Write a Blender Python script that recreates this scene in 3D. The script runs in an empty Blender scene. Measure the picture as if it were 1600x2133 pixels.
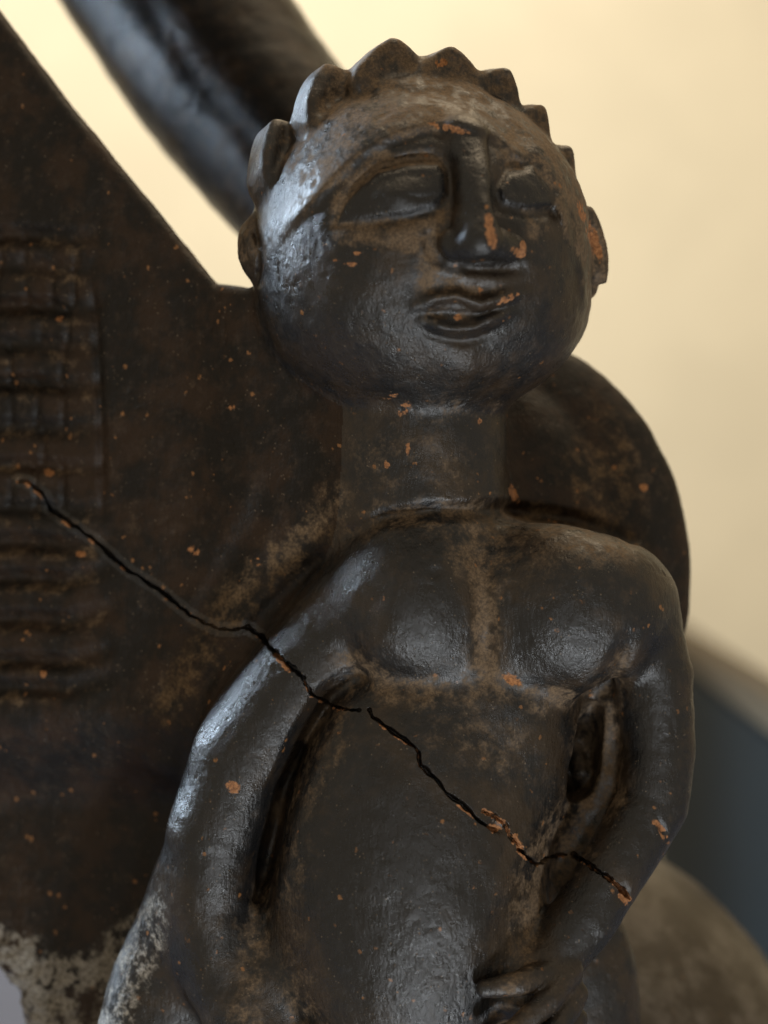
import bpy, bmesh, math, random
import numpy as np
from mathutils import Vector, Matrix

# ---------------------------------------------------------------- units
# the sculpture is laid out in tenths of a millimetre; U turns them into metres
U = 1e-4
D = 4500.0                     # camera to the figure's mid plane
CX, CY = 800.0, 1066.5
sc = bpy.context.scene
COL = sc.collection

# ---------------------------------------------------------------- camera
cam_d = bpy.data.cameras.new('camera')
cam = bpy.data.objects.new('camera', cam_d)
COL.objects.link(cam)
cam.location = (0, -D * U, 0)
cam.rotation_euler = (math.radians(90), 0, 0)
cam_d.sensor_fit = 'HORIZONTAL'
cam_d.sensor_width = 36.0
cam_d.lens = 36.0 * D / 1600.0
cam_d.clip_start = 0.01
cam_d.clip_end = 50
cam_d.dof.use_dof = True
cam_d.dof.focus_distance = (D - 150) * U
cam_d.dof.aperture_fstop = 10.5
sc.camera = cam

# ---------------------------------------------------------------- world, lamps, exposure
w = bpy.data.worlds.new('World'); sc.world = w; w.use_nodes = True
bg = w.node_tree.nodes['Background']
bg.inputs['Color'].default_value = (1.0, 0.84, 0.62, 1)
bg.inputs['Strength'].default_value = 0.36
sc.view_settings.view_transform = 'Standard'
sc.view_settings.look = 'None'
sc.view_settings.exposure = 0
sc.view_settings.gamma = 1

def area(name, loc, target, size, size_y, power, color, spread=180):
    l = bpy.data.lights.new(name, 'AREA'); l.shape = 'RECTANGLE'
    l.size = size; l.size_y = size_y; l.energy = power; l.color = color; l.spread = math.radians(spread)
    o = bpy.data.objects.new(name, l); COL.objects.link(o)
    o.location = loc
    o.rotation_euler = (Vector(target) - Vector(loc)).to_track_quat('-Z', 'Y').to_euler()
    return o
area('window_light', (-0.88, 0.46, 0.43), (0.0, 0, -0.02), 0.24, 0.34, 5.2, (0.66, 0.82, 1.0), 60)
area('low_front_light', (0.17, -0.50, -0.60), (0.02, 0, -0.03), 0.09, 0.09, 3.0, (0.88, 0.94, 1.0))
area('front_light', (0.10, -0.72, -0.16), (0.02, 0, -0.03), 0.08, 0.08, 0.38, (0.9, 0.95, 1.0))
area('ceiling_light', (0.25, 0.35, 1.25), (0.0, 0, 0.0), 0.9, 0.9, 10.0, (1.0, 0.78, 0.52))
area('wall_light', (-0.42, 0.40, 1.0), (0.05, 0.95, 0.06), 0.5, 0.5, 4.1, (1.0, 0.96, 0.90), 80)

# ---------------------------------------------------------------- small helpers
def pt(px, py, y=0.0):
    s = (D + y) / D
    return np.array([(px - CX) * s, y, (CY - py) * s])

def proj(P):
    s = D / (D + P[:, 1])
    return CX + P[:, 0] * s, CY - P[:, 2] * s

def sstep(x):
    x = np.clip(x, 0, 1)
    return x * x * (3 - 2 * x)

def poly_sdf(u, v, poly):
    poly = np.asarray(poly, float)
    n = len(poly)
    d = np.full(u.shape, 1e18); s = np.ones(u.shape)
    for i in range(n):
        j = (i - 1) % n
        ex, ey = poly[j] - poly[i]
        wx, wy = u - poly[i, 0], v - poly[i, 1]
        t = np.clip((wx * ex + wy * ey) / (ex * ex + ey * ey), 0, 1)
        bx, by = wx - ex * t, wy - ey * t
        d = np.minimum(d, bx * bx + by * by)
        c1 = v >= poly[i, 1]; c2 = v < poly[j, 1]; c3 = ex * wy > ey * wx
        s = np.where((c1 & c2 & c3) | (~c1 & ~c2 & ~c3), -s, s)
    return s * np.sqrt(d)

class PolyGrid:
    """signed distance to an outline, sampled once and looked up"""
    def __init__(s, poly, step=5.0, pad=160.0):
        poly = np.asarray(poly, float); s.step = step
        s.lo = poly.min(0) - pad; n = np.ceil((poly.max(0) + pad - s.lo) / step).astype(int) + 2
        gx, gy = np.meshgrid(s.lo[0] + np.arange(n[0]) * step, s.lo[1] + np.arange(n[1]) * step, indexing='ij')
        s.g = poly_sdf(gx.ravel(), gy.ravel(), poly).reshape(n); s.n = n
    def __call__(s, u, v):
        a = (u - s.lo[0]) / s.step; b = (v - s.lo[1]) / s.step
        ac = np.clip(a, 0, s.n[0] - 1.001); bc = np.clip(b, 0, s.n[1] - 1.001)
        i = ac.astype(int); j = bc.astype(int); x = ac - i; y = bc - j
        g = s.g
        return (g[i, j] * (1 - x) * (1 - y) + g[i + 1, j] * x * (1 - y) + g[i, j + 1] * (1 - x) * y + g[i + 1, j + 1] * x * y
                + (np.abs(a - ac) + np.abs(b - bc)) * s.step)

def line_d(u, v, pts):
    """distance to a polyline and position along it (0..1)"""
    pts = np.asarray(pts, float)
    seg = np.linalg.norm(pts[1:, :2] - pts[:-1, :2], axis=1); tot = seg.sum(); acc = 0
    d = np.full(u.shape, 1e18); tt = np.zeros(u.shape)
    for i in range(len(pts) - 1):
        ex, ey = pts[i + 1, :2] - pts[i, :2]
        wx, wy = u - pts[i, 0], v - pts[i, 1]
        t = np.clip((wx * ex + wy * ey) / (ex * ex + ey * ey), 0, 1)
        q = (wx - ex * t) ** 2 + (wy - ey * t) ** 2
        m = q < d
        d = np.where(m, q, d); tt = np.where(m, (acc + t * seg[i]) / tot, tt)
        acc += seg[i]
    return np.sqrt(d), tt

def hash3(ix, iy, iz, seed):
    h = (ix.astype(np.uint32) * np.uint32(374761393) + iy.astype(np.uint32) * np.uint32(668265263)
         + iz.astype(np.uint32) * np.uint32(2147483647) + np.uint32(seed * 144665 + 1013))
    h = (h ^ (h >> np.uint32(13))) * np.uint32(1274126177)
    h = (h ^ (h >> np.uint32(16))) * np.uint32(2246822519)
    h = h ^ (h >> np.uint32(13))
    return (h & np.uint32(0xffffff)).astype(np.float32) / 8388608.0 - 1.0

def noise(P, scale, seed=0):
    q = np.asarray(P, np.float32) / np.float32(scale)
    i = np.floor(q).astype(np.int64); f = (q - i).astype(np.float32)
    f = f * f * f * (f * (f * 6 - 15) + 10)
    out = 0
    for dx in (0, 1):
        wx = f[:, 0] if dx else 1 - f[:, 0]
        for dy in (0, 1):
            wy = f[:, 1] if dy else 1 - f[:, 1]
            for dz in (0, 1):
                wz = f[:, 2] if dz else 1 - f[:, 2]
                out = out + wx * wy * wz * hash3(i[:, 0] + dx, i[:, 1] + dy, i[:, 2] + dz, seed)
    return out

# ---------------------------------------------------------------- the clay as one signed distance field
PR = []        # each: op, func, lo, hi, k, label
def prim(op, f, lo, hi, k=0.0, label=None):
    PR.append((op, f, np.asarray(lo, float), np.asarray(hi, float), float(k), label))

def ellipsoid(c, r, k, label, op='add'):
    c = np.asarray(c, float); r = np.asarray(r, float)
    def f(P):
        q = P - c
        k0 = np.sqrt(((q / r) ** 2).sum(1)) + 1e-9
        k1 = np.sqrt(((q / (r * r)) ** 2).sum(1)) + 1e-12
        return k0 * (k0 - 1) / k1
    prim(op, f, c - r, c + r, k, label)

def tube(pts, k, label, op='add', sy=1.0):
    """pts: px, py, depth, radius"""
    A = np.array([pt(p[0], p[1], p[2]) for p in pts]); R = np.array([p[3] for p in pts], float)
    yc = A[:, 1].mean()
    B = A.copy(); B[:, 1] = (B[:, 1] - yc) / sy
    def f(P):
        Q = P.copy(); Q[:, 1] = (Q[:, 1] - yc) / sy
        d = np.full(len(P), 1e9)
        for i in range(len(B) - 1):
            e = B[i + 1] - B[i]; wv = Q - B[i]
            t = np.clip(wv @ e / (e @ e), 0, 1)
            dd = np.linalg.norm(wv - t[:, None] * e, axis=1) - (R[i] + (R[i + 1] - R[i]) * t)
            d = np.minimum(d, dd)
        return d
    m = R.max() * max(1, sy)
    prim(op, f, A.min(0) - m, A.max(0) + m, k, label)

def slab(poly, yfun, thick, k, label, rnd=20.0, op='add'):
    """an outline with its own depth and thickness"""
    poly = np.asarray(poly, float); G = PolyGrid(poly)
    def f(P):
        u, v = proj(P)
        a = G(u, v) + rnd
        b = np.abs(P[:, 1] - yfun(u, v) - thick / 2) * 0.95 - thick / 2 + rnd
        return np.minimum(np.maximum(a, b), 0) + np.sqrt(np.maximum(a, 0) ** 2 + np.maximum(b, 0) ** 2) - rnd
    ys = [yfun(np.array([p[0]]), np.array([p[1]]))[0] for p in poly]
    y0, y1 = min(ys), max(ys) + thick
    C = [pt(p[0], p[1], y) for p in poly for y in (y0, y1)]
    prim(op, f, np.min(C, 0), np.max(C, 0), k, label)

FRONT = 300.0
def relief(maskf, amp, box, ymax=FRONT, label=None, ymin=-700):
    """move the surface out by amp where maskf(u, v) says; box in px"""
    def f(P):
        u, v = proj(P)
        m = maskf(u, v) * sstep((ymax - P[:, 1]) / 60.0)
        return -amp * m
    s0, s1 = (D + ymin) / D, (D + ymax) / D
    xs = [(b - CX) * s for b in (box[0], box[2]) for s in (s0, s1)]
    zs = [(CY - b) * s for b in (box[1], box[3]) for s in (s0, s1)]
    prim('disp', f, (min(xs), ymin, min(zs)), (max(xs), ymax, max(zs)), 0, label)

def rel_poly(poly, amp, wdt, ymax=FRONT, label=None):
    poly = np.asarray(poly, float)
    b = (poly[:, 0].min() - wdt, poly[:, 1].min() - wdt, poly[:, 0].max() + wdt, poly[:, 1].max() + wdt)
    G = PolyGrid(poly, 3.0, wdt + 20)
    relief(lambda u, v: sstep(0.5 - G(u, v) / wdt), amp, b, ymax, label)

def rel_line(pts, amp, wdt, ymax=FRONT, taper=True, label=None):
    """a rounded ridge (amp > 0) or groove (amp < 0) along a line; wdt is its half width"""
    P_ = np.asarray(pts, float)
    b = (P_[:, 0].min() - wdt, P_[:, 1].min() - wdt, P_[:, 0].max() + wdt, P_[:, 1].max() + wdt)
    def m(u, v):
        d, t = line_d(u, v, pts)
        x = sstep(1 - d / wdt)
        if taper:
            x = x * (0.35 + 0.65 * sstep(np.minimum(t, 1 - t) * 5))
        return x
    relief(m, amp, b, ymax, label)

def rel_blob(px, py, rx, ry, amp, ang=0.0, ymax=FRONT):
    ca, sa = math.cos(math.radians(ang)), math.sin(math.radians(ang)); R = max(rx, ry)
    def m(u, v):
        x, y = u - px, v - py
        a, b = (x * ca + y * sa) / rx, (-x * sa + y * ca) / ry
        return sstep(1 - np.sqrt(a * a + b * b))
    relief(m, amp, (px - R, py - R, px + R, py + R), ymax)

# ---- vessel wall at the left (leans back to the left), fused to the figure
wall_y = lambda u, v: 92 - 45 * sstep((u - 380) / 140) * sstep((1250 - v) / 200) + 150 * sstep((v - 1470) / 230) + (340 - u) * 0.32 + 30 * np.sin((v - 300) / 700.0)
slab([(-340, -385), (0, 22), (150, 222), (300, 405), (452, 592), (520, 600), (760, 640), (790, 1200), (600, 1500), (420, 2300), (60, 2500),
      (62, 2150), (44, 2065), (0, 2008), (-120, 1965), (-340, 1930)], wall_y, 150, 0, 'vessel_wall', 34)
# ---- back plate between the arms and the round shield behind the shoulder
slab([(560, 1040), (1180, 1090), (1330, 1140), (1392, 1260), (1405, 1560), (1392, 1690), (1330, 1780), (1180, 1900), (1120, 2560), (330, 2560),
      (370, 1750), (430, 1450)], lambda u, v: 22 + 60 * sstep((1300 - v) / 200) + 0 * u, 300, 60, 'back_plate', 45)
ellipsoid(pt(1015, 1200, 330), (455, 150, 545), 30, 'back_shield')
ellipsoid(pt(960, 1190, 215), (325, 110, 440), 40, 'back_shield')
# ---- cloak rib running down behind the arm
tube([(800, 1045, 80, 60), (690, 1075, 115, 62), (570, 1180, 132, 62), (470, 1300, 142, 60), (390, 1430, 160, 54), (352, 1560, 195, 44)], 95, 'cloak_rib')
# ---- neck and head
tube([(880, 760, 30, 172), (880, 960, 30, 176), (885, 1120, 40, 190)], 90, 'neck')
HC = pt(880, 522, -10)
ellipsoid(HC, (352, 330, 346), 34, 'head')
ellipsoid(pt(862, 508, 20), (322, 345, 360), 16, 'head')
ellipsoid(pt(886, 642, -5), (336, 286, 222), 40, 'head')
def fy(px, py):                    # depth of the head's front at a place on the face
    x, z = (px - CX) * 0.94, (CY - py) * 0.94
    q = 1 - ((x - HC[0]) / 352) ** 2 - ((z - HC[2]) / 346) ** 2
    return HC[1] - 330 * math.sqrt(max(q, 0.01))
# crown points: a rounded leaf, thick front to back
def crown(bx, by, tx, ty, wdt, tipr, y, th, lean=0.0):
    th = th * 0.8; wdt = wdt * 1.06
    b, t = pt(bx, by, y), pt(tx, ty, y + lean)
    ax = (t - b); L = np.linalg.norm(ax); ax /= L
    # outward radial from head's middle gives the leaf's facing
    rad = np.array([ax[2], 0, -ax[0]])          # across the leaf
    nrm = np.cross(ax, rad)
    tw = math.radians(32 if tx < 700 else 18)   # the head is turned, so the leaves show their left sides
    rad, nrm = rad * math.cos(tw) + nrm * math.sin(tw), nrm * math.cos(tw) - rad * math.sin(tw)
    def f(P):
        q = P - b
        a = q @ ax; c = np.sqrt((q @ rad) ** 2 + 12.0 ** 2) - 5.0; n = np.abs(q @ nrm)
        # a pointed arch: two arcs meeting at the tip
        rr = 13.0; Lr, Wr = L - rr, wdt - rr; RR = (Wr * Wr + Lr * Lr) / (2 * Wr)
        d2 = np.hypot(c + RR - Wr, np.maximum(a, 0)) - RR - rr
        Wl = wdt * 1.32; dl = (c * L + a * Wl - Wl * L) / math.hypot(L, Wl)
        d2 = -smin(-d2, -dl, 28)
        d2 = np.maximum(d2, -a - 34 - wdt * 0.3)
        r = 17.0
        x, y_ = d2 * 0.9 + r, n - th + r
        return np.minimum(np.maximum(x, y_), 0) + np.sqrt(np.maximum(x, 0) ** 2 + np.maximum(y_, 0) ** 2) - r
    lo = np.minimum(b, t) - 95; hi = np.maximum(b, t) + 95
    prim('add', f, lo, hi, 12, 'crown_point')
CROWN = [(556, 520, 506, 446, 54, 20, -20, 46), (606, 362, 550, 248, 82, 30, -60, 60), (706, 250, 656, 136, 92, 24, -80, 58),
         (812, 185, 811, 72, 86, 20, -90, 56), (925, 185, 932, 88, 74, 20, -85, 52), (1008, 224, 1058, 134, 72, 20, -55, 50),
         (1070, 300, 1134, 208, 68, 20, -25, 48), (1118, 388, 1190, 294, 68, 18, 0, 46), (1206, 530, 1224, 412, 54, 16, 20, 44)]
tube([(566, 450, -15, 30), (642, 266, -50, 32), (752, 180, -70, 32), (880, 152, -75, 32), (972, 184, -60, 30), (1042, 248, -35, 28), (1098, 326, -10, 26), (1146, 432, 10, 26)], 30, 'head')
for c_ in CROWN:
    crown(*c_)
for c_ in CROWN[3:6]:
    rel_blob(c_[0] * .4 + c_[2] * .6, c_[1] * .4 + c_[3] * .6 + 8, 40, 40, -9)
tube([(1208, 470, 30, 20), (1222, 530, 30, 34), (1218, 600, 30, 26)], 10, 'crown_point')
rel_line([(1178, 430), (1192, 490), (1204, 550), (1212, 620)], -10, 16)
rel_line([(528, 470), (545, 520), (540, 590)], -10, 14)
# nose
def ft(lst, k, label, sy=1.0):
    tube([(a, b, fy(a, b) - off, r) for a, b, off, r in lst], k, label, sy=sy)
ft([(990, 284, 8, 20), (1002, 370, 40, 15), (1006, 440, 58, 18), (1004, 500, 60, 36)], 16, 'nose')
ft([(962, 282, -4, 34), (978, 370, 8, 34), (984, 440, 20, 36), (988, 500, 40, 42)], 22, 'nose')
ft([(948, 510, 14, 33), (978, 512, 36, 34)], 8, 'nose')
ft([(1066, 516, 14, 27), (1030, 510, 38, 34)], 8, 'nose')
# cap edge over the brow
BROW = [(520, 560), (600, 478), (690, 388), (760, 322), (830, 284), (900, 264), (960, 263), (1010, 276), (1060, 306), (1110, 356), (1150, 408), (1183, 470), (1212, 560), (1225, 660)]
CAPG = PolyGrid(BROW + [(1320, 660), (1320, -20), (400, -20), (400, 560)], 3.0, 40)
relief(lambda u, v: sstep(0.5 - CAPG(u, v) / 30) * sstep((575 - v) / 100) * sstep((335 - np.hypot(u - 890, v - 525)) / 80), 13, (400, -20, 1320, 670))
rel_line([(1150, 405), (1185, 470), (1208, 560), (1220, 640)], 9, 16)
rel_line([(690, 402), (760, 338), (830, 300), (900, 280), (960, 280)], -3, 24)
rel_line([(1020, 300), (1070, 330), (1118, 380), (1150, 430)], -2, 18)
rel_line([(640, 240), (700, 205), (820, 190), (940, 195), (1020, 225), (1090, 300), (1140, 400)], -8, 26)
# eyes
rel_poly([(692, 470), (735, 388), (800, 332), (900, 312), (945, 338), (952, 425), (905, 462), (760, 486)], -17, 44)
EYE_L = [(706, 462), (722, 425), (748, 395), (790, 362), (850, 346), (912, 344), (926, 362), (928, 402), (905, 428), (850, 446), (770, 456)]
rel_poly(EYE_L, 14, 26, label='eye')
rel_blob(825, 405, 105, 62, 9, -12)
rel_line([(735, 408), (752, 396), (792, 364), (850, 348), (914, 346)], 5, 14)
rel_line([(720, 402), (748, 378), (790, 348), (850, 330), (920, 330)], -6, 14)
rel_blob(830, 405, 80, 40, 7)
rel_line([(840, 405), (880, 412), (912, 405)], -4, 9)
rel_poly([(1022, 400), (1046, 336), (1116, 330), (1160, 400), (1168, 452), (1100, 456), (1030, 440)], -10, 26)
EYE_R = [(1036, 398), (1060, 358), (1108, 352), (1142, 392), (1150, 428), (1100, 432), (1052, 424)]
rel_poly(EYE_R, 13, 22, label='eye')
rel_line([(705, 472), (800, 478), (900, 462), (950, 430)], 5, 26)
# under the nose, lips, chin, cheeks
rel_line([(945, 556), (1000, 562), (1085, 560)], -12, 22)
rel_line([(890, 470), (900, 520), (930, 556)], -8, 24)
rel_line([(868, 596), (930, 590), (1030, 602)], -8, 30)
rel_line([(866, 640), (905, 622), (952, 615), (1000, 634), (1045, 620), (1092, 610)], 15, 22, label='upper_lip')
rel_line([(872, 655), (930, 652), (1000, 656), (1060, 640)], -7, 12)
rel_line([(884, 672), (940, 687), (990, 684), (1052, 650)], 16, 24, label='lower_lip')
rel_line([(866, 668), (900, 696), (965, 712), (1040, 690)], -6, 18)
rel_blob(968, 765, 95, 62, 13)
rel_blob(720, 620, 190, 150, 10)
rel_blob(1130, 560, 70, 100, 8)
# ---- chest, breasts, belly
tube([(800, 1232, 5, 132), (960, 1228, -10, 146), (1140, 1230, -10, 146), (1275, 1262, 0, 132)], 40, 'torso')
ellipsoid(pt(1000, 1500, 20), (205, 190, 430), 50, 'belly')
ellipsoid(pt(868, 1262, -85), (172, 138, 172), 60, 'breast')
ellipsoid(pt(1185, 1270, -85), (190, 142, 176), 60, 'breast')
ellipsoid(pt(850, 1830, -25), (292, 235, 480), 50, 'belly')
# ---- arms and hands
tube([(800, 1232, 0, 128), (650, 1395, -15, 116), (510, 1575, -20, 112), (448, 1740, -20, 102), (436, 1890, -20, 86), (466, 2050, -30, 74), (560, 2210, -70, 72)], 44, 'arm_l')
tube([(1298, 1278, 0, 116), (1362, 1410, -5, 82), (1374, 1560, -10, 74), (1360, 1675, -20, 74), (1290, 1790, -60, 70), (1215, 1915, -100, 70), (1160, 1990, -120, 62)], 26, 'arm_r')
tube([(590, 1880, 0, 40), (560, 2050, -30, 84), (540, 2330, -30, 110)], 70, 'hip')
tube([(405, 1850, 60, 84), (330, 2050, 105, 104), (285, 2300, 120, 125), (285, 2460, 120, 130)], 92, 'hip')
ellipsoid(pt(1190, 2100, 190), (150, 110, 270), 30, 'hip')
ellipsoid(pt(1120, 2060, -150), (88, 52, 80), 30, 'hand_r')
tube([(1150, 2026, -170, 32), (1080, 2048, -222, 25), (1008, 2060, -236, 19)], 5, 'hand_r')
tube([(1184, 2022, -165, 30), (1142, 2085, -218, 27), (1066, 2150, -252, 22), (1020, 2182, -254, 18)], 5, 'hand_r')
tube([(1196, 2072, -150, 30), (1158, 2140, -205, 27), (1085, 2212, -246, 22), (1040, 2246, -250, 18)], 5, 'hand_r')
tube([(1194, 2122, -130, 28), (1156, 2196, -190, 25), (1095, 2262, -232, 21), (1065, 2286, -238, 17)], 5, 'hand_r')
tube([(1184, 2172, -110, 26), (1144, 2250, -175, 22), (1104, 2305, -214, 18), (1084, 2325, -218, 15)], 5, 'hand_r')
ellipsoid(pt(600, 2270, -110), (80, 50, 70), 30, 'hand_l')
for i_, (a_, b_, c__) in enumerate([(2230, 2236, 26), (2268, 2278, 25), (2304, 2318, 24), (2338, 2354, 20)]):
    tube([(600, a_, -140, c__), (680, b_ + 6, -205, c__ - 4), (740 - 12 * i_, b_ + 16, -225, c__ - 8)], 8, 'hand_l')
# chest details
rel_line([(985, 1120), (1005, 1200), (1012, 1300), (1008, 1410)], -8, 36)
rel_line([(735, 1112), (800, 1080), (900, 1064), (1060, 1064), (1200, 1084), (1310, 1128)], -20, 30)
rel_line([(770, 1405), (880, 1428), (1010, 1425), (1080, 1440), (1180, 1440)], -5, 44)
rel_blob(906, 1192, 24, 20, -6)
rel_line([(720, 1385), (760, 1300), (790, 1220)], -8, 50)
rel_line([(1310, 1330), (1270, 1420), (1200, 1490)], -16, 34)
# the opening under the right arm
tube([(1236, 1482, 20, 24), (1206, 1590, 40, 44), (1196, 1622, 50, 44)], 10, 'back_plate', op='sub', sy=2.6)
tube([(1238, 1655, 130, 18), (1212, 1610, 110, 22), (1200, 1560, 140, 16)], 10, 'back_plate')
rel_line([(742, 1418), (690, 1452), (640, 1535), (596, 1640), (566, 1760), (545, 1860)], -38, 44)
rel_line([(1165, 1690), (1150, 1780), (1090, 1880), (1030, 1990)], -14, 60)
rel_line([(745, 1120), (640, 1190), (560, 1270), (470, 1380), (400, 1490)], -12, 34)
rel_line([(560, 1000), (520, 1100), (430, 1270), (365, 1400), (320, 1560)], -9, 44)
# ridges of the vessel wall: horizontal grooves cut into blocks
GROOVE = [(490, 190, 6), (553, 190, 4), (638, 200, 7), (716, 196, 5), (798, 203, 7), (890, 206, 5), (968, 208, 5), (1058, 212, 5), (1130, 215, 6), (1205, 220, 6), (1290, 230, 6), (1375, 225, 6), (1432, 225, 5)]
rb = random.Random(5)
for gy, gx, gd in GROOVE:
    rel_line([(-420, gy - 14), (-100, gy + 4), (60, gy), (140, gy + 6), (gx, gy + 2 if gy < 1150 else gy - 22)], -gd * 3.8, rb.uniform(26, 33), ymax=900)
rel_line([(186, 560), (204, 690), (211, 830), (214, 990), (214, 1080)], -9, 15, ymax=900)
for (g0, _, _), (g1, _, _) in zip(GROOVE[:-1], GROOVE[1:]):
    x = 165 - rb.uniform(0, 40)
    while x > -380:
        if g0 < 1000 and rb.random() < 0.75: rel_line([(x + rb.uniform(-4, 6), g0 + 10), (x - rb.uniform(-4, 6), g1 - 8)], -rb.uniform(4, 8), 12, ymax=900, taper=False)
        x -= rb.uniform(46, 60)
# ---- cracks
CRK = []
def rel_crack(pts, amp, wdt):
    P_ = np.asarray(pts, float); b = (P_[:, 0].min() - 20, P_[:, 1].min() - 20, P_[:, 0].max() + 20, P_[:, 1].max() + 20)
    ph = pts[0][0]
    def m(u, v):
        d, t = line_d(u, v, pts)
        q = wdt * (1 + 0.28 * np.sin(t * 23 + ph) + 0.2 * np.sin(t * 61 + ph))
        return sstep((1.25 - d / q) / 0.9) * (0.5 + 0.5 * sstep(np.minimum(t, 1 - t) * 9))
    CRK.append((m, amp, b))
CRACKS = [
    ([(40, 1000), (58, 1003), (95, 1035), (105, 1062), (190, 1120), (260, 1182), (300, 1208), (330, 1226), (395, 1280), (424, 1297)], 7, 26),
    ([(424, 1297), (455, 1311), (492, 1312), (516, 1306)], 5, 14),
    ([(516, 1306), (545, 1326), (562, 1347), (578, 1366), (604, 1388), (632, 1412)], 9, 30),
    ([(632, 1412), (650, 1446), (690, 1468), (718, 1476), (748, 1479)], 6, 18),
    ([(770, 1476), (776, 1492), (800, 1510), (862, 1554), (872, 1566), (878, 1592), (930, 1650), (1000, 1708), (1030, 1729)], 7.5, 28),
    ([(1008, 1688), (1050, 1714), (1068, 1745), (1086, 1766)], 8, 14),
    ([(1080, 1768), (1100, 1786), (1118, 1801), (1140, 1790), (1164, 1780), (1180, 1781)], 7, 26),
    ([(1194, 1780), (1216, 1792), (1250, 1815), (1276, 1832), (1300, 1858), (1312, 1872)], 9, 30)]
for ln, wdt, dep in CRACKS:
    pts = []
    rc = random.Random(int(ln[0][0]))
    for a, b in zip(ln[:-1], ln[1:]):
        n = max(1, int(math.hypot(b[0] - a[0], b[1] - a[1]) / 12))
        for i in range(n):
            pts.append((a[0] + (b[0] - a[0]) * i / n + rc.uniform(-2.2, 2.2), a[1] + (b[1] - a[1]) * i / n + rc.uniform(-2.2, 2.2)))
    pts.append(ln[-1])
    rel_crack(pts, -dep, wdt * 0.52)
# chipped places
for c_ in [(1035, 1722, 30, 16, -9, 25), (1294, 1862, 22, 30, -10, 30), (1378, 1722, 10, 30, -7, -25), (1022, 482, 14, 46, -6, -8), (1082, 525, 16, 26, -6, 20),
           (1238, 500, 12, 60, -7, -18), (575, 1395, 18, 10, -5, 45)]:
    rel_blob(c_[0], c_[1], c_[2], c_[3], c_[4], c_[5])

def smin(a, b, k):
    if k <= 0: return np.minimum(a, b)
    h = np.maximum(k - np.abs(a - b), 0) / k
    return np.minimum(a, b) - h * h * k * 0.25

def apply_prim(p, P, d):
    op, f, lo, hi, k, lab = p
    e = f(P)
    if op == 'add': return smin(d, e, k)
    if op == 'sub': return -smin(-d, e, k)
    return d - (-e) * 1.0 if False else d + e

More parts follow.
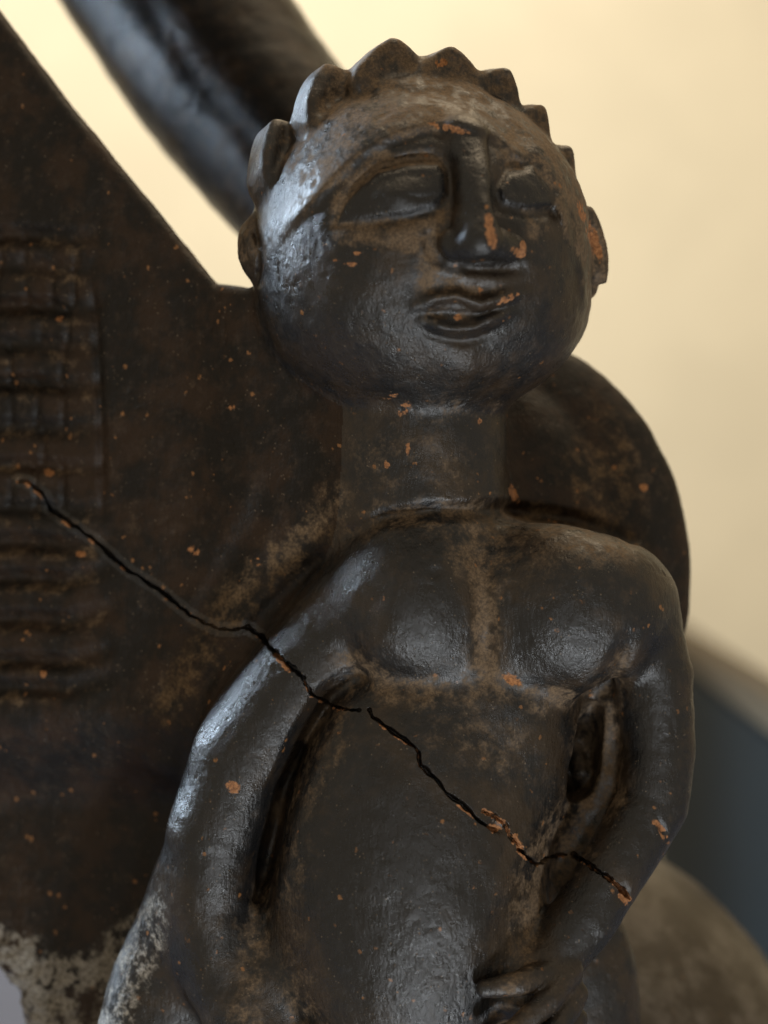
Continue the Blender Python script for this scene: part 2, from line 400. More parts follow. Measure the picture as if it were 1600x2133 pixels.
# ---------------------------------------------------------------- sparse surface nets
VOX = 4.0
B = 16
DOM_LO = np.array([-1300.0, -480.0, -1560.0]); DOM_HI = np.array([760.0, 700.0, 1560.0])
def polygonise():
    nb = np.ceil((DOM_HI - DOM_LO) / (VOX * B)).astype(int)
    bi = np.stack(np.meshgrid(*[np.arange(n) for n in nb], indexing='ij'), -1).reshape(-1, 3)
    half = VOX * B / 2
    cen = DOM_LO + (bi + 0.5) * VOX * B
    d = np.full(len(cen), 1e6)
    for p in PR:
        if p[0] != 'disp':
            d = apply_prim(p, cen, d)
    act = np.abs(d) < half * 1.74 + 40
    bi = bi[act]; cen = cen[act]
    s = np.arange(B + 1)
    loc = np.stack(np.meshgrid(s, s, s, indexing='ij'), -1).reshape(-1, 3)
    V, CID, E = [], [], []
    N = nb * B + 2
    quads = []
    chunk = 700
    gid = lambda c: (c[:, 0] * N[1] + c[:, 1]) * N[2] + c[:, 2]
    for c0 in range(0, len(bi), chunk):
        b_ = bi[c0:c0 + chunk]; ce = cen[c0:c0 + chunk]
        F = np.full((len(b_), len(loc)), 1e6)
        base = DOM_LO + b_ * (B * VOX)
        for p in PR:
            if p[0] == 'disp': pad = 2.0 + half
            else: pad = max(p[4], 92.0) + half + 4
            m = np.all((ce > p[2] - pad) & (ce < p[3] + pad), axis=1)
            if not m.any(): continue
            P = (base[m][:, None, :] + loc[None] * VOX).reshape(-1, 3)
            F[m] = apply_prim(p, P, F[m].reshape(-1)).reshape(-1, len(loc))
        F = F.reshape(-1, B + 1, B + 1, B + 1)
        neg = F < 0
        # cells
        cnt = np.zeros((len(b_), B, B, B), np.int8)
        for dx in (0, 1):
            for dy in (0, 1):
                for dz in (0, 1):
                    cnt += neg[:, dx:B + dx, dy:B + dy, dz:B + dz]
        ci = np.argwhere((cnt > 0) & (cnt < 8))
        if len(ci):
            acc = np.zeros((len(ci), 3)); na = np.zeros(len(ci))
            cor = [(dx, dy, dz) for dx in (0, 1) for dy in (0, 1) for dz in (0, 1)]
            val = {c: F[ci[:, 0], ci[:, 1] + c[0], ci[:, 2] + c[1], ci[:, 3] + c[2]] for c in cor}
            for ax in range(3):
                for c in cor:
                    if c[ax]: continue
                    c2 = list(c); c2[ax] = 1; c2 = tuple(c2)
                    a, b2 = val[c], val[c2]
                    m = (a < 0) != (b2 < 0)
                    t = np.where(m, a / np.where(m, a - b2, 1), 0)
                    q = np.tile(np.array(c, float), (len(ci), 1)); q[:, ax] = t
                    acc += np.where(m[:, None], q, 0); na += m
            gc = b_[ci[:, 0]] * B + ci[:, 1:]
            V.append(DOM_LO + (gc + acc / na[:, None]) * VOX); CID.append(gid(gc))
        # edges owned by this block (lower corner inside the block)
        for ax in range(3):
            sl0 = [slice(None), slice(0, B), slice(0, B), slice(0, B)]
            sl1 = list(sl0); sl1[ax + 1] = slice(1, B + 1)
            n0, n1 = neg[tuple(sl0)], neg[tuple(sl1)]
            ei = np.argwhere(n0 != n1)
            if not len(ei): continue
            g = b_[ei[:, 0]] * B + ei[:, 1:]
            flip = n0[tuple(ei.T)]
            a1, a2 = (ax + 1) % 3, (ax + 2) % 3
            o1 = np.zeros(3, int); o1[a1] = 1; o2 = np.zeros(3, int); o2[a2] = 1
            q = np.stack([gid(g - o1 - o2), gid(g - o2), gid(g), gid(g - o1)], 1)
            q[~flip] = q[~flip][:, ::-1]
            quads.append(q)
    V = np.concatenate(V); CID = np.concatenate(CID); Q = np.concatenate(quads)
    o = np.argsort(CID); V = V[o]; CID = CID[o]
    ix = np.clip(np.searchsorted(CID, Q), 0, len(CID) - 1)
    ok = (CID[ix] == Q).all(1)
    return V, ix[ok]

def vnormals(V, Q):
    n = np.cross(V[Q[:, 2]] - V[Q[:, 0]], V[Q[:, 3]] - V[Q[:, 1]])
    N = np.zeros_like(V)
    for i in range(4):
        for k in range(3):
            N[:, k] += np.bincount(Q[:, i], n[:, k], len(V))
    return N / (np.linalg.norm(N, axis=1, keepdims=True) + 1e-12)

import time
t0 = time.time()
V, Q = polygonise()
print('surface', len(V), len(Q), round(time.time() - t0, 1))
# one light smoothing pass removes the grid's stair steps
def relax(V, Q, f):
    S = np.zeros_like(V); c = np.zeros(len(V))
    for i in range(4):
        a, b = Q[:, i], Q[:, (i + 1) % 4]
        for k in range(3):
            S[:, k] += np.bincount(a, V[b, k], len(V)) + np.bincount(b, V[a, k], len(V))
        c += np.bincount(a, minlength=len(V)) + np.bincount(b, minlength=len(V))
    return V + f * (S / np.maximum(c, 1)[:, None] - V)
V = relax(V, Q, 0.5)
Nv = vnormals(V, Q)
# hand-modelled unevenness, grit and pits
disp = 2.4 * noise(V, 80, 1) + 0.9 * noise(V, 28, 2) + 0.5 * noise(V, 12, 3)
pit = noise(V, 16, 7); disp -= 1.5 * sstep((pit - 0.60) / 0.22) * sstep((noise(V, 120, 8) - 0.15) / 0.3)
u_, v_ = proj(V)
crust = sstep(1 - line_d(u_, v_, [(-340, 1950), (-60, 1975), (20, 2000), (75, 2050), (110, 2140), (110, 2480)])[0] / 120)
disp += crust * (7 * noise(V, 34, 51) + 5 * noise(V, 15, 52) + 3 * np.abs(noise(V, 24, 53)))
V = V + Nv * disp[:, None]
# ---- cracks: the faces along each crack are cut 4 x 4 and pressed in
def refine(V, Q, sel, n=4):
    A, K = Q[sel], Q[~sel]
    C4 = V[A]
    g = np.arange(n + 1) / n
    a, b = np.meshgrid(g, g, indexing='ij'); a = a.ravel(); b = b.ravel()
    W4 = np.stack([(1 - a) * (1 - b), a * (1 - b), a * b, (1 - a) * b], 1)
    S = np.einsum('kc,qcd->qkd', W4, C4)
    key = np.round(S.reshape(-1, 3) * 50).astype(np.int64)
    _, first, inv = np.unique(key, axis=0, return_index=True, return_inverse=True); inv = inv.reshape(-1)
    NVx = S.reshape(-1, 3)[first]
    i, j = np.meshgrid(np.arange(n), np.arange(n), indexing='ij'); i = i.ravel(); j = j.ravel()
    q = np.stack([i * (n + 1) + j, (i + 1) * (n + 1) + j, (i + 1) * (n + 1) + j + 1, i * (n + 1) + j + 1], 1)
    q = (np.arange(len(A))[:, None, None] * (n + 1) ** 2 + q[None]).reshape(-1, 4)
    return np.concatenate([V, NVx]), np.concatenate([K, inv[q] + len(V)]), len(V)
def crack_depth(u, v):
    e = np.zeros(len(u))
    for m, amp, b in CRK:
        k = (u > b[0]) & (u < b[2]) & (v > b[1]) & (v < b[3])
        if k.any(): e[k] = np.minimum(e[k], amp * m(u[k], v[k]))
    return e
fc = V[Q].mean(1); fu, fv = proj(fc); sel = np.zeros(len(Q), bool)
ff = (Nv[Q[:, 0], 1] < 0.15) & (fc[:, 1] < 420)
for ln, wdt, dep in CRACKS:
    k = ff & (fu > min(p[0] for p in ln) - 16) & (fu < max(p[0] for p in ln) + 16) & (fv > min(p[1] for p in ln) - 16) & (fv < max(p[1] for p in ln) + 16)
    kk = np.where(k)[0]; d_, _ = line_d(fu[kk], fv[kk], ln); sel[kk[d_ < 15]] = True
V, Q, nold = refine(V, Q, sel)
Nr = vnormals(V, Q)[nold:]
u_, v_ = proj(V[nold:])
V[nold:] += (Nr * 0.5 + np.array([0, -0.5, 0])) * crack_depth(u_, v_)[:, None]
print('refined', sel.sum(), len(V))
UU, VV = proj(V)

# ---- wear, dust and chips as surface masks (own shapes, they stay put under any light)
def blob(px, py, rx, ry, ang=0.0, soft=1.0):
    ca, sa = math.cos(math.radians(ang)), math.sin(math.radians(ang))
    x, y = UU - px, VV - py
    a, b = (x * ca + y * sa) / rx, (-x * sa + y * ca) / ry
    return sstep((1 - np.sqrt(a * a + b * b)) / soft)
def stroke(pts, wdt):
    d, _ = line_d(UU, VV, pts)
    return sstep(1 - d / wdt)
n1 = noise(V, 45, 11); n2 = noise(V, 18, 12); n3 = noise(V, 8, 13)
dust = np.zeros(len(V))
U0, V0 = UU, VV
UU = UU + 15 * noise(V, 60, 61) + 9 * noise(V, 24, 62); VV = VV + 15 * noise(V, 60, 63) + 9 * noise(V, 24, 64)
def add_dust(m, s): 
    global dust
    dust = np.maximum(dust, m * s)
cap = sstep(0.5 - poly_sdf(UU, VV, BROW + [(1320, 660), (1320, -20), (400, -20), (400, 560)]) / 20)
add_dust(cap, 0.72)
add_dust(stroke([(630, 330), (720, 240), (860, 215), (1000, 250), (1120, 380)], 80), 0.75)
add_dust(stroke([(705, 465), (740, 392), (800, 342), (900, 326), (940, 360), (945, 430), (900, 462), (800, 478), (705, 480)], 46), 1.0)
add_dust(stroke([(700, 490), (800, 500), (900, 490)], 45), 0.95)
add_dust(stroke([(890, 480), (890, 560), (880, 610), (960, 600), (1040, 610)], 45), 0.7)
add_dust(stroke([(890, 656), (960, 660)], 20), 0.8)
add_dust(blob(1120, 480, 70, 60), 0.6)
add_dust(stroke([(985, 1110), (1005, 1200), (1012, 1300), (1005, 1420)], 64), 0.85)
add_dust(stroke([(720, 1380), (850, 1440), (1000, 1430), (1180, 1450)], 70), 0.7)
add_dust(stroke([(740, 1090), (900, 1080), (1080, 1085), (1300, 1140)], 80), 0.6)
add_dust(stroke([(700, 1060), (560, 1180), (440, 1330), (350, 1480)], 80), 0.6)
add_dust(stroke([(1300, 1380), (1250, 1520), (1270, 1640), (1180, 1740), (1110, 1850), (1050, 1980), (1040, 2120)], 110), 0.8)
add_dust(stroke([(700, 1560), (650, 1700), (620, 1900), (640, 2120)], 80), 0.55)
add_dust(stroke([(520, 1880), (500, 2000), (520, 2140)], 90), 0.6)
add_dust(blob(900, 860, 260, 60), 0.35)
add_dust(stroke([(745, 1430), (650, 1540), (590, 1680), (550, 1850)], 60), 0.5)
add_dust(blob(1000, 1560, 200, 160), 0.5)
add_dust(blob(1000, 1160, 380, 120), 0.45)
add_dust(blob(880, 960, 220, 120), 0.4)
add_dust(blob(1270, 980, 150, 260), 0.6)
for gy, gx, gd in GROOVE:
    add_dust(stroke([(-300, gy + 22), (60, gy + 22), (gx - 20, gy + 24 if gy < 1150 else gy + 4)], 20), 0.42)
UU, VV = U0, V0
eyeL = sstep(0.5 - poly_sdf(UU, VV, EYE_L) / 8)
dust *= 1 - 0.85 * stroke([(548, 300), (575, 400), (585, 500)], 90)
dust *= 1 - 0.8 * stroke([(655, 170), (630, 240)], 40)
dust = dust * np.clip(0.9 + 0.45 * n2 + 0.35 * n3, 0.2, 1.25)
dust = np.clip(dust + 0.20 * n1 + 0.12 * n2, 0, 1)
eyeR = sstep(0.5 - poly_sdf(UU, VV, EYE_R) / 8)
# burnished slate-dark places where the slip is whole: dust goes below zero
slate = np.maximum(eyeL, eyeR)
for b_ in [(690, 620, 170, 140, 0, .5), (800, 740, 260, 100, 0, .4), (1100, 640, 120, 150, 0, .25), (900, 1300, 130, 110, 0, .9), (1155, 1340, 150, 110, 0, .95), (800, 1880, 190, 330, 0, .9), (950, 1900, 130, 330, 0, .7),
           (600, 1400, 230, 90, -50, .8), (440, 1720, 110, 260, 0, .8), (1362, 1500, 70, 230, 0, .9), (1220, 1920, 80, 110, 30, .9), (1330, 1760, 90, 80, 0, .7), (420, 2020, 90, 120, 0, .6), (820, 1210, 130, 110, 0, .4)]:
    slate = np.maximum(slate, np.clip(blob(b_[0], b_[1], b_[2] * 1.25, b_[3] * 1.25, b_[4], 0.7) * b_[5] + 0.25 * n1 * b_[5], 0, 1) * (blob(b_[0], b_[1], b_[2] * 1.25, b_[3] * 1.25, b_[4], 0.3) > 0.02))
slate = np.maximum(slate, stroke([(972, 292), (985, 400), (992, 500)], 66) ** 0.5)
slate = np.maximum(slate, stroke([(945, 515), (1000, 530), (1075, 522)], 44) ** 0.5)
slate *= 1 - stroke([(985, 1110), (1005, 1200), (1012, 1300), (1005, 1420)], 62) ** 0.5
slate *= 1 - stroke([(720, 1400), (850, 1445), (1000, 1435), (1180, 1455)], 50) ** 0.5
dust = dust * (1 - slate) - 0.5 * slate
chip = np.zeros(len(V))
for b_ in [(1022, 482, 14, 48, -8), (1080, 528, 20, 12, 35), (1090, 520, 9, 22, 0), (1236, 500, 14, 62, -18), (1212, 440, 9, 26, -15), (940, 268, 52, 10, 14), (1058, 622, 34, 8, -28),
           (952, 660, 12, 9, 0), (1004, 606, 10, 12, 0), (920, 132, 16, 12, 0), (842, 852, 22, 12, -50), (815, 826, 22, 6, -10), (806, 966, 8, 12, 0), (850, 936, 6, 16, 0), (1000, 878, 8, 8, 0),
           (1035, 1724, 24, 12, 25), (1066, 1740, 10, 36, -30), (1296, 1862, 12, 30, -25), (1383, 1738, 9, 30, -25), (1368, 1716, 8, 16, -45), (600, 1392, 12, 10, 40), (1065, 1415, 26, 14, 30),
           (535, 1170, 14, 12, 0), (404, 1146, 16, 18, 0), (485, 1640, 22, 16, 30), (55, 1008, 12, 10, 0), (105, 985, 18, 10, 20), (125, 664, 12, 7, 0), (168, 1154, 12, 8, 0), (1340, 1015, 14, 10, 0),
           (1070, 1030, 10, 30, -20), (700, 540, 12, 5, 0), (745, 528, 10, 5, 0), (730, 550, 16, 5, 0), (480, 848, 12, 8, 0), (90, 1404, 10, 10, 0)]:
    chip = np.maximum(chip, blob(b_[0], b_[1], b_[2] * 1.25, b_[3] * 1.25, b_[4], 0.9))
for ln in ([(1008, 1690), (1048, 1714), (1068, 1745), (1084, 1764)], [(1280, 1838), (1300, 1858), (1312, 1874)], [(575, 1366), (600, 1392)]):
    d_, _ = line_d(UU, VV, ln)
    chip = np.maximum(chip, sstep(1 - d_ / 11) * 0.9)
for ln, wdt, dep in CRACKS:      # raw clay shows here and there on the lower lip
    d_, _ = line_d(UU + 3, VV - 4, ln)
    chip = np.maximum(chip, sstep(1.3 - d_ / 4.5) * sstep((noise(V, 30, 71) - 0.05) / 0.3) * 0.62)
chip = np.clip(chip * (1 + 1.3 * n3 + 0.9 * n2), 0, 1)
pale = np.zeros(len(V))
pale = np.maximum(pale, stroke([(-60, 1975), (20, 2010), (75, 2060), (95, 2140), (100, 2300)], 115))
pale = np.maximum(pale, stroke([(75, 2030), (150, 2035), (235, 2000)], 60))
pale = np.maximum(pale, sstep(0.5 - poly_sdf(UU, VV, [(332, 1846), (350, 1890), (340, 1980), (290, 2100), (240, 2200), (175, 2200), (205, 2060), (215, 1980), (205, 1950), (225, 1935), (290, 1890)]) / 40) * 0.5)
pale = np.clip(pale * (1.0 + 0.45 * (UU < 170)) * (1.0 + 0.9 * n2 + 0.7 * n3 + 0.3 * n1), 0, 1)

# ---- which part a face belongs to
Nv = vnormals(V, Q)
fc = V[Q].mean(1); fn = Nv[Q[:, 0]]
lab = np.full(len(Q), '', dtype='U14'); best = np.full(len(Q), 1e9)
fu, fv = proj(fc)
def part_of(x, lname, idx):
    return lname
ncrown = 0
for p in PR:
    if p[0] != 'add': continue
    name = p[5]
    if name == 'crown_point':
        name = 'crown_%d' % min(ncrown, 8); ncrown += 1
    if name == 'breast':
        name = 'breast_l' if p[2][0] < 100 else 'breast_r'
    if name == 'hip':
        name = 'hip_l' if p[2][0] < 0 else 'hip_r'
    m = np.all((fc > p[2] - 40) & (fc < p[3] + 40), axis=1)
    if not m.any(): continue
    e = p[1](fc[m])
    if name.startswith('crown') or name == 'nose': e = e - 5
    bsub = best[m]; lsub = lab[m]
    w_ = e < bsub
    bsub[w_] = e[w_]; lsub[w_] = name
    best[m] = bsub; lab[m] = lsub
lab[lab == ''] = 'vessel_wall'
front = fc[:, 1] < 0
lab[front & (poly_sdf(fu, fv, EYE_L) < 0) & (lab == 'head')] = 'eye_l'
lab[front & (poly_sdf(fu, fv, EYE_R) < 0) & (lab == 'head')] = 'eye_r'
d_, _ = line_d(fu, fv, [(866, 640), (905, 622), (952, 615), (1000, 634), (1045, 620), (1092, 610)])
lab[front & (d_ < 14) & (lab == 'head')] = 'upper_lip'
d_, _ = line_d(fu, fv, [(884, 672), (940, 687), (990, 684), (1052, 650)])
lab[front & (d_ < 17) & (lab == 'head')] = 'lower_lip'
for i in range(len(GROOVE) - 1):
    m = (lab == 'vessel_wall') & (fu < GROOVE[i][1]) & (fv > GROOVE[i][0] + 3) & (fv < GROOVE[i + 1][0] + 3) & (fn[:, 1] < -0.3)
    lab[m] = 'ridge_%d' % i

# stray islands of a part go to the part around them
for ln_ in np.unique(lab):
    fi = np.where(lab == ln_)[0]; q = Q[fi]
    ids, inv = np.unique(q, return_inverse=True); inv = inv.reshape(q.shape)
    r = np.arange(len(ids))
    for _ in range(60):
        m = r[inv].min(1); r2 = r.copy()
        for c in range(4): np.minimum.at(r2, inv[:, c], m)
        while True:
            r3 = r2[r2]
            if (r3 == r2).all(): break
            r2 = r3
        if (r2 == r).all(): break
        r = r2
    root = r[inv[:, 0]]; u_, cn = np.unique(root, return_counts=True)
    if len(u_) < 2: continue
    big = u_[cn.argmax()]
    for c in u_:
        if c == big: continue
        f_ = fi[root == c]
        vm = np.zeros(len(V), bool); vm[Q[f_].ravel()] = True
        nb_ = vm[Q].any(1) & (lab != ln_)
        if nb_.any():
            a_, b_ = np.unique(lab[nb_], return_counts=True); lab[f_] = a_[b_.argmax()]

# ---------------------------------------------------------------- materials
def mat_new(name):
    m = bpy.data.materials.new(name); m.use_nodes = True
    nt = m.node_tree; nt.nodes.clear()
    out = nt.nodes.new('ShaderNodeOutputMaterial'); b = nt.nodes.new('ShaderNodeBsdfPrincipled')
    nt.links.new(b.outputs[0], out.inputs[0])
    return m, nt, b
class NT:
    def __init__(s, nt): s.nt = nt
    def n(s, t, **kw):
        x = s.nt.nodes.new(t)
        for k, v in kw.items(): setattr(x, k, v)
        return x
    def l(s, a, b): s.nt.links.new(a, b)
    def noise(s, vec, scale, detail=4, rough=0.6, dist=0.0):
        x = s.n('ShaderNodeTexNoise'); s.l(vec, x.inputs['Vector'])
        x.inputs['Scale'].default_value = scale; x.inputs['Detail'].default_value = detail
        x.inputs['Roughness'].default_value = rough; x.inputs['Distortion'].default_value = dist
        return x.outputs['Fac']
    def rng(s, v, a, b, c=0.0, d=1.0):
        x = s.n('ShaderNodeMapRange', interpolation_type='SMOOTHSTEP'); s.l(v, x.inputs[0])
        for i, q in enumerate((a, b, c, d)): x.inputs[1 + i].default_value = q
        return x.outputs[0]
    def mix(s, f, a, b):
        x = s.n('ShaderNodeMix', data_type='RGBA')
        if hasattr(f, 'is_linked'): s.l(f, x.inputs[0])
        else: x.inputs[0].default_value = f
        for q, i in ((a, 6), (b, 7)):
            if isinstance(q, tuple): x.inputs[i].default_value = (*q, 1)
            else: s.l(q, x.inputs[i])
        return x.outputs[2]
    def math(s, op, a, b=0.0, clamp=False):
        x = s.n('ShaderNodeMath', operation=op, use_clamp=clamp)
        for q, i in ((a, 0), (b, 1)):
            if isinstance(q, (int, float)): x.inputs[i].default_value = q
            else: s.l(q, x.inputs[i])
        return x.outputs[0]
    def attr(s, name):
        x = s.n('ShaderNodeAttribute', attribute_name=name); return x.outputs['Fac']

def clay_material(name, dark, brown, masks=True, speck=1.0, r0=0.25, r1=0.43, spec=0.55):
    m, nt, b = mat_new(name); T = NT(nt)
    tc = T.n('ShaderNodeTexCoord').outputs['Object']
    mp = T.n('ShaderNodeMapping'); T.l(tc, mp.inputs[0]); mp.inputs['Scale'].default_value = (1, 1, 0.22); mp.inputs['Rotation'].default_value = (0, math.radians(-14), 0)
    big = T.noise(tc, 90, 5, 0.65); med = T.noise(tc, 330, 6, 0.7); fine = T.noise(tc, 1500, 4, 0.7)
    streak = T.noise(mp.outputs[0], 1500, 3, 0.6)
    dustm = T.attr('dust') if masks else T.rng(big, 0.5, 0.85, 0.0, 0.45)
    d2 = T.math('ADD', dustm, T.math('MULTIPLY', T.math('SUBTRACT', med, 0.5), 0.7))
    d2 = T.math('ADD', d2, T.math('MULTIPLY', T.math('SUBTRACT', fine, 0.5), 0.8))
    d2 = T.rng(d2, 0.15, 1.0)
    keep = T.rng(dustm, -0.45, 0.02) if masks else 1.0
    base = T.mix(T.math('MULTIPLY', T.rng(big, 0.42, 0.62), keep), dark, brown)
    base = T.mix(T.math('MULTIPLY', T.math('MULTIPLY', T.rng(med, 0.5, 0.72), 0.5), T.math('MAXIMUM', keep, 0.15)), base, (0.055, 0.036, 0.022))
    base = T.mix(T.math('MULTIPLY', d2, 0.85), base, T.mix(T.rng(fine, 0.35, 0.65), (0.098, 0.064, 0.035), (0.195, 0.130, 0.073)))
    # tiny orange specks where the slip has flaked off the terracotta
    vor = T.n('ShaderNodeTexVoronoi'); T.l(tc, vor.inputs['Vector']); vor.inputs['Scale'].default_value = 420; vor.inputs['Randomness'].default_value = 1
    sel = T.rng(T.noise(tc, 210, 3, 0.6), 0.58, 0.66)
    spk = T.math('MULTIPLY', T.rng(T.math('ADD', vor.outputs['Distance'], T.math('MULTIPLY', T.math('SUBTRACT', fine, 0.5), 0.5)), 0.24, 0.16), sel)
    spk = T.math('MULTIPLY', spk, speck)
    base = T.mix(spk, base, T.mix(big, (0.16, 0.075, 0.03), (0.30, 0.135, 0.045)))
    # pale grit
    v2 = T.n('ShaderNodeTexVoronoi'); T.l(tc, v2.inputs['Vector']); v2.inputs['Scale'].default_value = 900; v2.inputs['Randomness'].default_value = 1
    grit = T.math('MULTIPLY', T.rng(v2.outputs['Distance'], 0.20, 0.10), T.rng(T.noise(tc, 420, 3, 0.6), 0.50, 0.60))
    base = T.mix(T.math('MULTIPLY', grit, 0.55), base, (0.20, 0.15, 0.10))
    base = T.mix(T.math('MULTIPLY', T.rng(T.noise(tc, 2300, 3, 0.7), 0.5, 0.68), 0.35), base, (0.006, 0.005, 0.004))
    chipf = T.rng(T.math('ADD', T.attr('chip'), T.math('MULTIPLY', T.math('SUBTRACT', fine, 0.5), 1.3)), 0.30, 0.75) if masks else None
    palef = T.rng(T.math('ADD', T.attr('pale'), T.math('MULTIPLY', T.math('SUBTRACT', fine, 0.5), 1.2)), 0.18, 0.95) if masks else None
    rough = T.math('ADD', T.rng(med, 0.3, 0.7, r0, r1), T.math('MULTIPLY', d2, 0.46), True)
    if masks:
        rough = T.math('SUBTRACT', rough, T.math('MULTIPLY', T.math('SUBTRACT', 1.0, keep), 0.07))
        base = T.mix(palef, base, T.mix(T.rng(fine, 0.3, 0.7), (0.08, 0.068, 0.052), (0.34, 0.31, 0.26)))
        base = T.mix(chipf, base, T.mix(T.rng(fine, 0.35, 0.65), (0.17, 0.07, 0.025), (0.40, 0.18, 0.07)))
        rough = T.math('ADD', rough, T.math('MULTIPLY', T.math('MAXIMUM', chipf, palef), 0.4), True)
    T.l(base, b.inputs['Base Color']); T.l(rough, b.inputs['Roughness'])
    b.inputs['Specular IOR Level'].default_value = spec
    h = T.math('ADD', T.math('MULTIPLY', fine, 0.85), T.math('MULTIPLY', T.math('MULTIPLY', streak, T.math('SUBTRACT', 1.0, d2)), 0.8))
    h = T.math('ADD', h, T.math('MULTIPLY', med, 0.5))
    bp = T.n('ShaderNodeBump'); bp.inputs['Strength'].default_value = 0.5; bp.inputs['Distance'].default_value = 0.0004
    T.l(h, bp.inputs['Height']); T.l(bp.outputs[0], b.inputs['Normal'])
    return m
CLAY = clay_material('burnished_clay', (0.0115, 0.0115, 0.012), (0.032, 0.0215, 0.0132))
WALLCLAY = clay_material('brown_clay', (0.0072, 0.0050, 0.0030), (0.026, 0.0130, 0.0056), speck=2.2, r0=0.45, r1=0.62, spec=0.32)
PLAIN = clay_material('horn_clay', (0.007, 0.007, 0.0075), (0.017, 0.011, 0.007), masks=False, speck=0.1, r0=0.16, r1=0.24, spec=0.07)

# ---------------------------------------------------------------- objects
def thing(name, label, cat, loc=(0, 0, 0), group=None):
    o = bpy.data.objects.new(name, None); COL.objects.link(o); o.location = loc
    o['label'] = label; o['category'] = cat
    if group: o['group'] = group
    o.empty_display_size = 0.02
    return o
BASE = (0.02, 0.02, -0.217)
sculpture = thing('clay_sculpture', 'dark burnished clay sculpture of a crowned woman holding her belly, cracked across the waist', 'sculpture', BASE)
bpy.context.view_layer.update()

def emit(name, sel, parent, m, label=None):
    q = Q[sel]
    ids, inv = np.unique(q, return_inverse=True); inv = inv.reshape(q.shape)
    me = bpy.data.meshes.new(name)
    co = (V[ids] * U - np.array(BASE)).astype(np.float32)
    me.vertices.add(len(ids)); me.vertices.foreach_set('co', co.ravel())
    me.loops.add(inv.size); me.loops.foreach_set('vertex_index', inv.ravel().astype(np.int32))
    me.polygons.add(len(q)); me.polygons.foreach_set('loop_start', np.arange(0, inv.size, 4, dtype=np.int32))
    me.polygons.foreach_set('loop_total', np.full(len(q), 4, np.int32))
    me.polygons.foreach_set('use_smooth', np.ones(len(q), bool))
    me.update(calc_edges=True)
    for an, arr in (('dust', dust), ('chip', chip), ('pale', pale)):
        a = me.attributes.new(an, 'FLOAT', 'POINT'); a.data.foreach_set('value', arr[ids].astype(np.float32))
    me.normals_split_custom_set_from_vertices(NF[ids].tolist())
    me.materials.append(m)
    o = bpy.data.objects.new(name, me); COL.objects.link(o)
    o.parent = parent
    if label: o['label'] = label
    return o
NF = vnormals(V, Q).astype(np.float32)
is_ = lambda n: lab == n
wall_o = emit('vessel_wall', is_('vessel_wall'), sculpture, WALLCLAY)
for i in range(len(GROOVE) - 1):
    if is_('ridge_%d' % i).any():
        emit('ridge', is_('ridge_%d' % i), wall_o, WALLCLAY)
emit('cloak_rib', is_('cloak_rib'), sculpture, WALLCLAY)
emit('back_plate', is_('back_plate'), sculpture, WALLCLAY)
emit('back_shield', is_('back_shield'), sculpture, WALLCLAY)
emit('neck', is_('neck'), sculpture, CLAY)
head = emit('head', is_('head'), sculpture, CLAY)
for i in range(9):
    emit('crown_point', is_('crown_%d' % i), head, CLAY, 'crown point with orange chipped edge' if i == 8 else None)
emit('eye', is_('eye_l'), head, CLAY); emit('eye', is_('eye_r'), head, CLAY)
emit('nose', is_('nose'), head, CLAY, 'nose with orange chips down its side')
emit('upper_lip', is_('upper_lip'), head, CLAY); emit('lower_lip', is_('lower_lip'), head, CLAY)
torso = emit('torso', is_('torso'), sculpture, CLAY)
emit('breast', is_('breast_l'), torso, CLAY); emit('breast', is_('breast_r'), torso, CLAY)
emit('belly', is_('belly'), sculpture, CLAY, 'round belly crossed by a crack')
for s in 'lr':
    a = emit('arm', is_('arm_' + s), sculpture, CLAY)
    emit('hand', is_('hand_' + s), a, CLAY)
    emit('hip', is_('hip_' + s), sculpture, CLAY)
print('split', round(time.time() - t0, 1))

def mesh_part(name, verts, faces, m, parent=None, loc=BASE):
    me = bpy.data.meshes.new(name)
    me.from_pydata([tuple(np.array(v) - np.array(loc)) if parent else tuple(v) for v in verts], [], faces)
    me.polygons.foreach_set('use_smooth', [True] * len(me.polygons))
    me.materials.append(m); me.update()
    o = bpy.data.objects.new(name, me); COL.objects.link(o)
    o.parent = parent
    return o

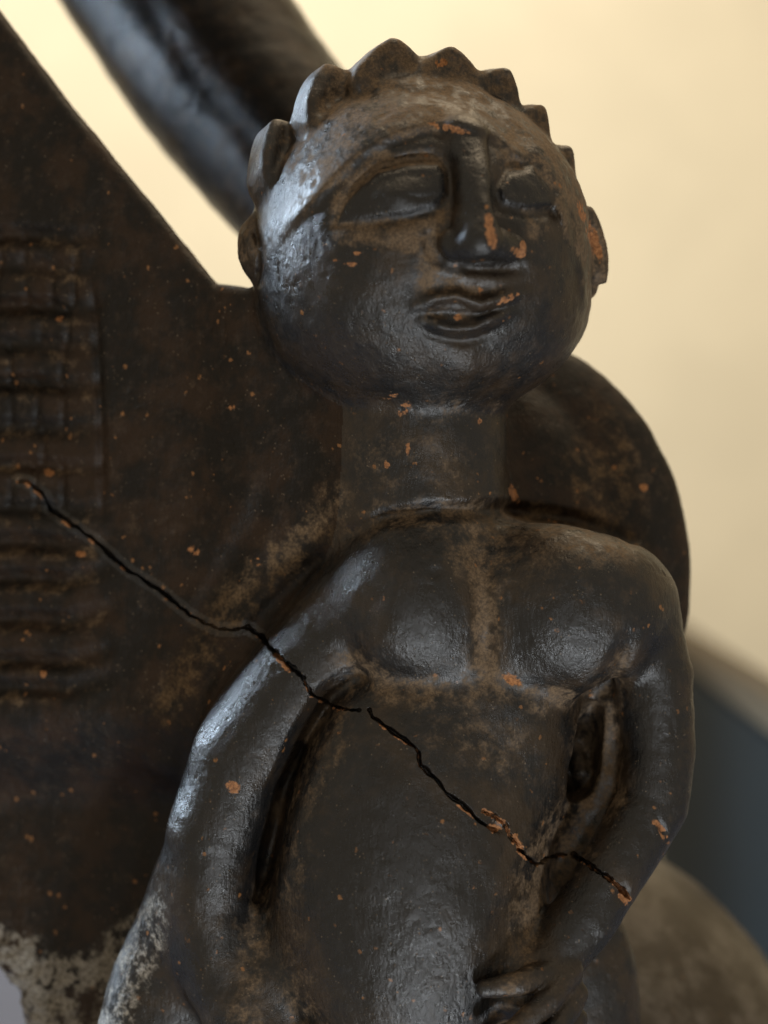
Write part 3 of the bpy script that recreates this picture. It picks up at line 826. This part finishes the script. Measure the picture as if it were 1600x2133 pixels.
# ---- horn rising behind the head
def horn():
    ctrl = [(190, -300, 1150, 275), (372, 8, 1000, 252), (492, 182, 880, 240), (612, 332, 760, 226), (800, 560, 560, 200), (920, 760, 340, 170)]
    A = np.array([np.append(pt(*c[:3]), c[3]) for c in ctrl])
    n, rings, verts, faces = 96, 120, [], []
    tt = np.linspace(0, len(A) - 1, rings)
    def cr(t):
        i = int(min(t, len(A) - 1.0001)); f = t - i
        p = [A[max(i - 1, 0)], A[i], A[min(i + 1, len(A) - 1)], A[min(i + 2, len(A) - 1)]]
        return 0.5 * (2 * p[1] + (p[2] - p[0]) * f + (2 * p[0] - 5 * p[1] + 4 * p[2] - p[3]) * f * f + (3 * p[1] - p[0] - 3 * p[2] + p[3]) * f ** 3)
    pts = np.array([cr(t) for t in tt])
    for i in range(rings):
        tg = pts[min(i + 1, rings - 1), :3] - pts[max(i - 1, 0), :3]; tg /= np.linalg.norm(tg)
        s = np.cross(tg, [0, 1, 0]); s /= np.linalg.norm(s); b = np.cross(s, tg)
        for j in range(n):
            a = 2 * math.pi * j / n
            # two broad facets that meet in a shallow channel facing the front
            g = ((math.degrees(a) - 252 + 180) % 360) - 180
            r = pts[i, 3] * (1 - 0.03 * math.exp(-(g / 9.0) ** 2) + 0.012 * math.exp(-((g - 26) / 12.0) ** 2))
            verts.append(pts[i, :3] + r * (math.cos(a) * s + math.sin(a) * b))
    verts = np.array(verts)
    verts += (3.5 * noise(verts, 90, 31) + 2 * noise(verts, 30, 32))[:, None] * np.array([0.6, -0.6, 0.5])
    for i in range(rings - 1):
        for j in range(n):
            faces.append((i * n + j, i * n + (j + 1) % n, (i + 1) * n + (j + 1) % n, (i + 1) * n + j))
    faces.append(tuple(range(n - 1, -1, -1))); faces.append(tuple((rings - 1) * n + j for j in range(n)))
    return mesh_part('horn', verts * U, faces, PLAIN, sculpture)
horn()
# ---- the round pot the figure sits on
def pot():
    c = pt(950, 2450, 1120); R0 = 787 * (D + 1120) / D
    n, rings, verts, faces = 128, 64, [], []
    for i in range(rings + 1):
        th = math.pi * i / rings
        for j in range(n):
            a = 2 * math.pi * j / n
            z = max(math.cos(th), -0.93)
            verts.append(c + R0 * np.array([math.sin(th) * math.cos(a), math.sin(th) * math.sin(a), z]))
    verts = np.array(verts)
    nn = (verts - c) / R0
    verts = verts + nn * (6 * noise(verts, 220, 41) + 3 * noise(verts, 70, 42))[:, None]
    for i in range(rings):
        for j in range(n):
            faces.append((i * n + j, (i + 1) * n + j, (i + 1) * n + (j + 1) % n, i * n + (j + 1) % n))
    o = mesh_part('pot', verts * U, faces, POTM, sculpture)
    return o, (c[2] - R0 * 0.93) * U
POTM = clay_material('pot_clay', (0.030, 0.022, 0.014), (0.095, 0.083, 0.070), masks=False, speck=0.2)  # second tone greyed so the colour carries the pot's sheen
pot_o, zt = pot()

# ---------------------------------------------------------------- room: wall, table, plinth
def paint(name, col, rough, bump=0.0003, scale=180, var=0.06):
    m, nt, b = mat_new(name); T = NT(nt)
    tc = T.n('ShaderNodeTexCoord').outputs['Object']
    a = T.noise(tc, scale / 12, 4, 0.6); f = T.noise(tc, scale, 4, 0.6)
    c2 = tuple(x * (1 - var) for x in col)
    T.l(T.mix(T.rng(a, 0.35, 0.65), col, c2), b.inputs['Base Color'])
    b.inputs['Roughness'].default_value = rough; b.inputs['Specular IOR Level'].default_value = 0.04
    bp = T.n('ShaderNodeBump'); bp.inputs['Strength'].default_value = 0.3; bp.inputs['Distance'].default_value = bump
    T.l(f, bp.inputs['Height']); T.l(bp.outputs[0], b.inputs['Normal'])
    return m
CREAM = paint('cream_paint', (0.78, 0.705, 0.525), 0.75)
TABLE = paint('grey_laminate', (0.135, 0.155, 0.215), 0.6)
SLATE = paint('slate_paint', (0.016, 0.0195, 0.0205), 0.8)
EDGE = paint('brown_grey_trim', (0.085, 0.068, 0.046), 0.7)
def boxy(name, corners, z0, z1, m, parent=None, loc=(0, 0, 0), bev=0.002):
    bm = bmesh.new()
    lo = [bm.verts.new((x - loc[0], y - loc[1], z0 - loc[2])) for x, y in corners]
    hi = [bm.verts.new((x - loc[0], y - loc[1], z1 - loc[2])) for x, y in corners]
    n = len(corners)
    bm.faces.new(lo[::-1]); bm.faces.new(hi)
    for i in range(n):
        bm.faces.new((lo[i], lo[(i + 1) % n], hi[(i + 1) % n], hi[i]))
    bmesh.ops.recalc_face_normals(bm, faces=bm.faces)
    if bev: bmesh.ops.bevel(bm, geom=bm.edges[:], offset=bev, segments=2, affect='EDGES')
    me = bpy.data.meshes.new(name); bm.to_mesh(me); bm.free(); me.materials.append(m)
    o = bpy.data.objects.new(name, me); COL.objects.link(o); o.parent = parent
    return o
wl = boxy('wall', [(-1.6, 0.90), (1.8, 0.90), (1.8, 0.98), (-1.6, 0.98)], zt - 0.05, 1.6, CREAM, bev=0); wl['kind'] = 'structure'
tb = boxy('table_top', [(-1.6, -0.04), (1.8, -0.04), (1.8, 0.898), (-1.6, 0.898)], zt - 0.04, zt - 0.0005, TABLE, bev=0.003); tb['kind'] = 'structure'
# slate plinth running back at the right, with a paler trim along its top edge
ztop = -0.0655
x0, y0_, x1, y1_ = 0.1285, 0.22, 0.164, 0.88
dx, dy = x1 - x0, y1_ - y0_; L_ = math.hypot(dx, dy); nx, ny = dy / L_, -dx / L_
pl = thing('display_screen', 'slate grey display screen with a brown grey trim along its top edge', 'screen', ((x0 + x1) / 2, (y0_ + y1_) / 2, zt))
PL = tuple(pl.location)
def strip(a, b): return [(x0 + nx * a, y0_ + ny * a), (x0 + nx * b, y0_ + ny * b), (x1 + nx * b, y1_ + ny * b), (x1 + nx * a, y1_ + ny * a)]
boxy('panel', strip(0.0015, 0.0155), zt, ztop - 0.0125, SLATE, pl, PL)
boxy('top_trim', strip(0.0, 0.017), ztop - 0.0122, ztop, EDGE, pl, PL)
print('done', round(time.time() - t0, 1))
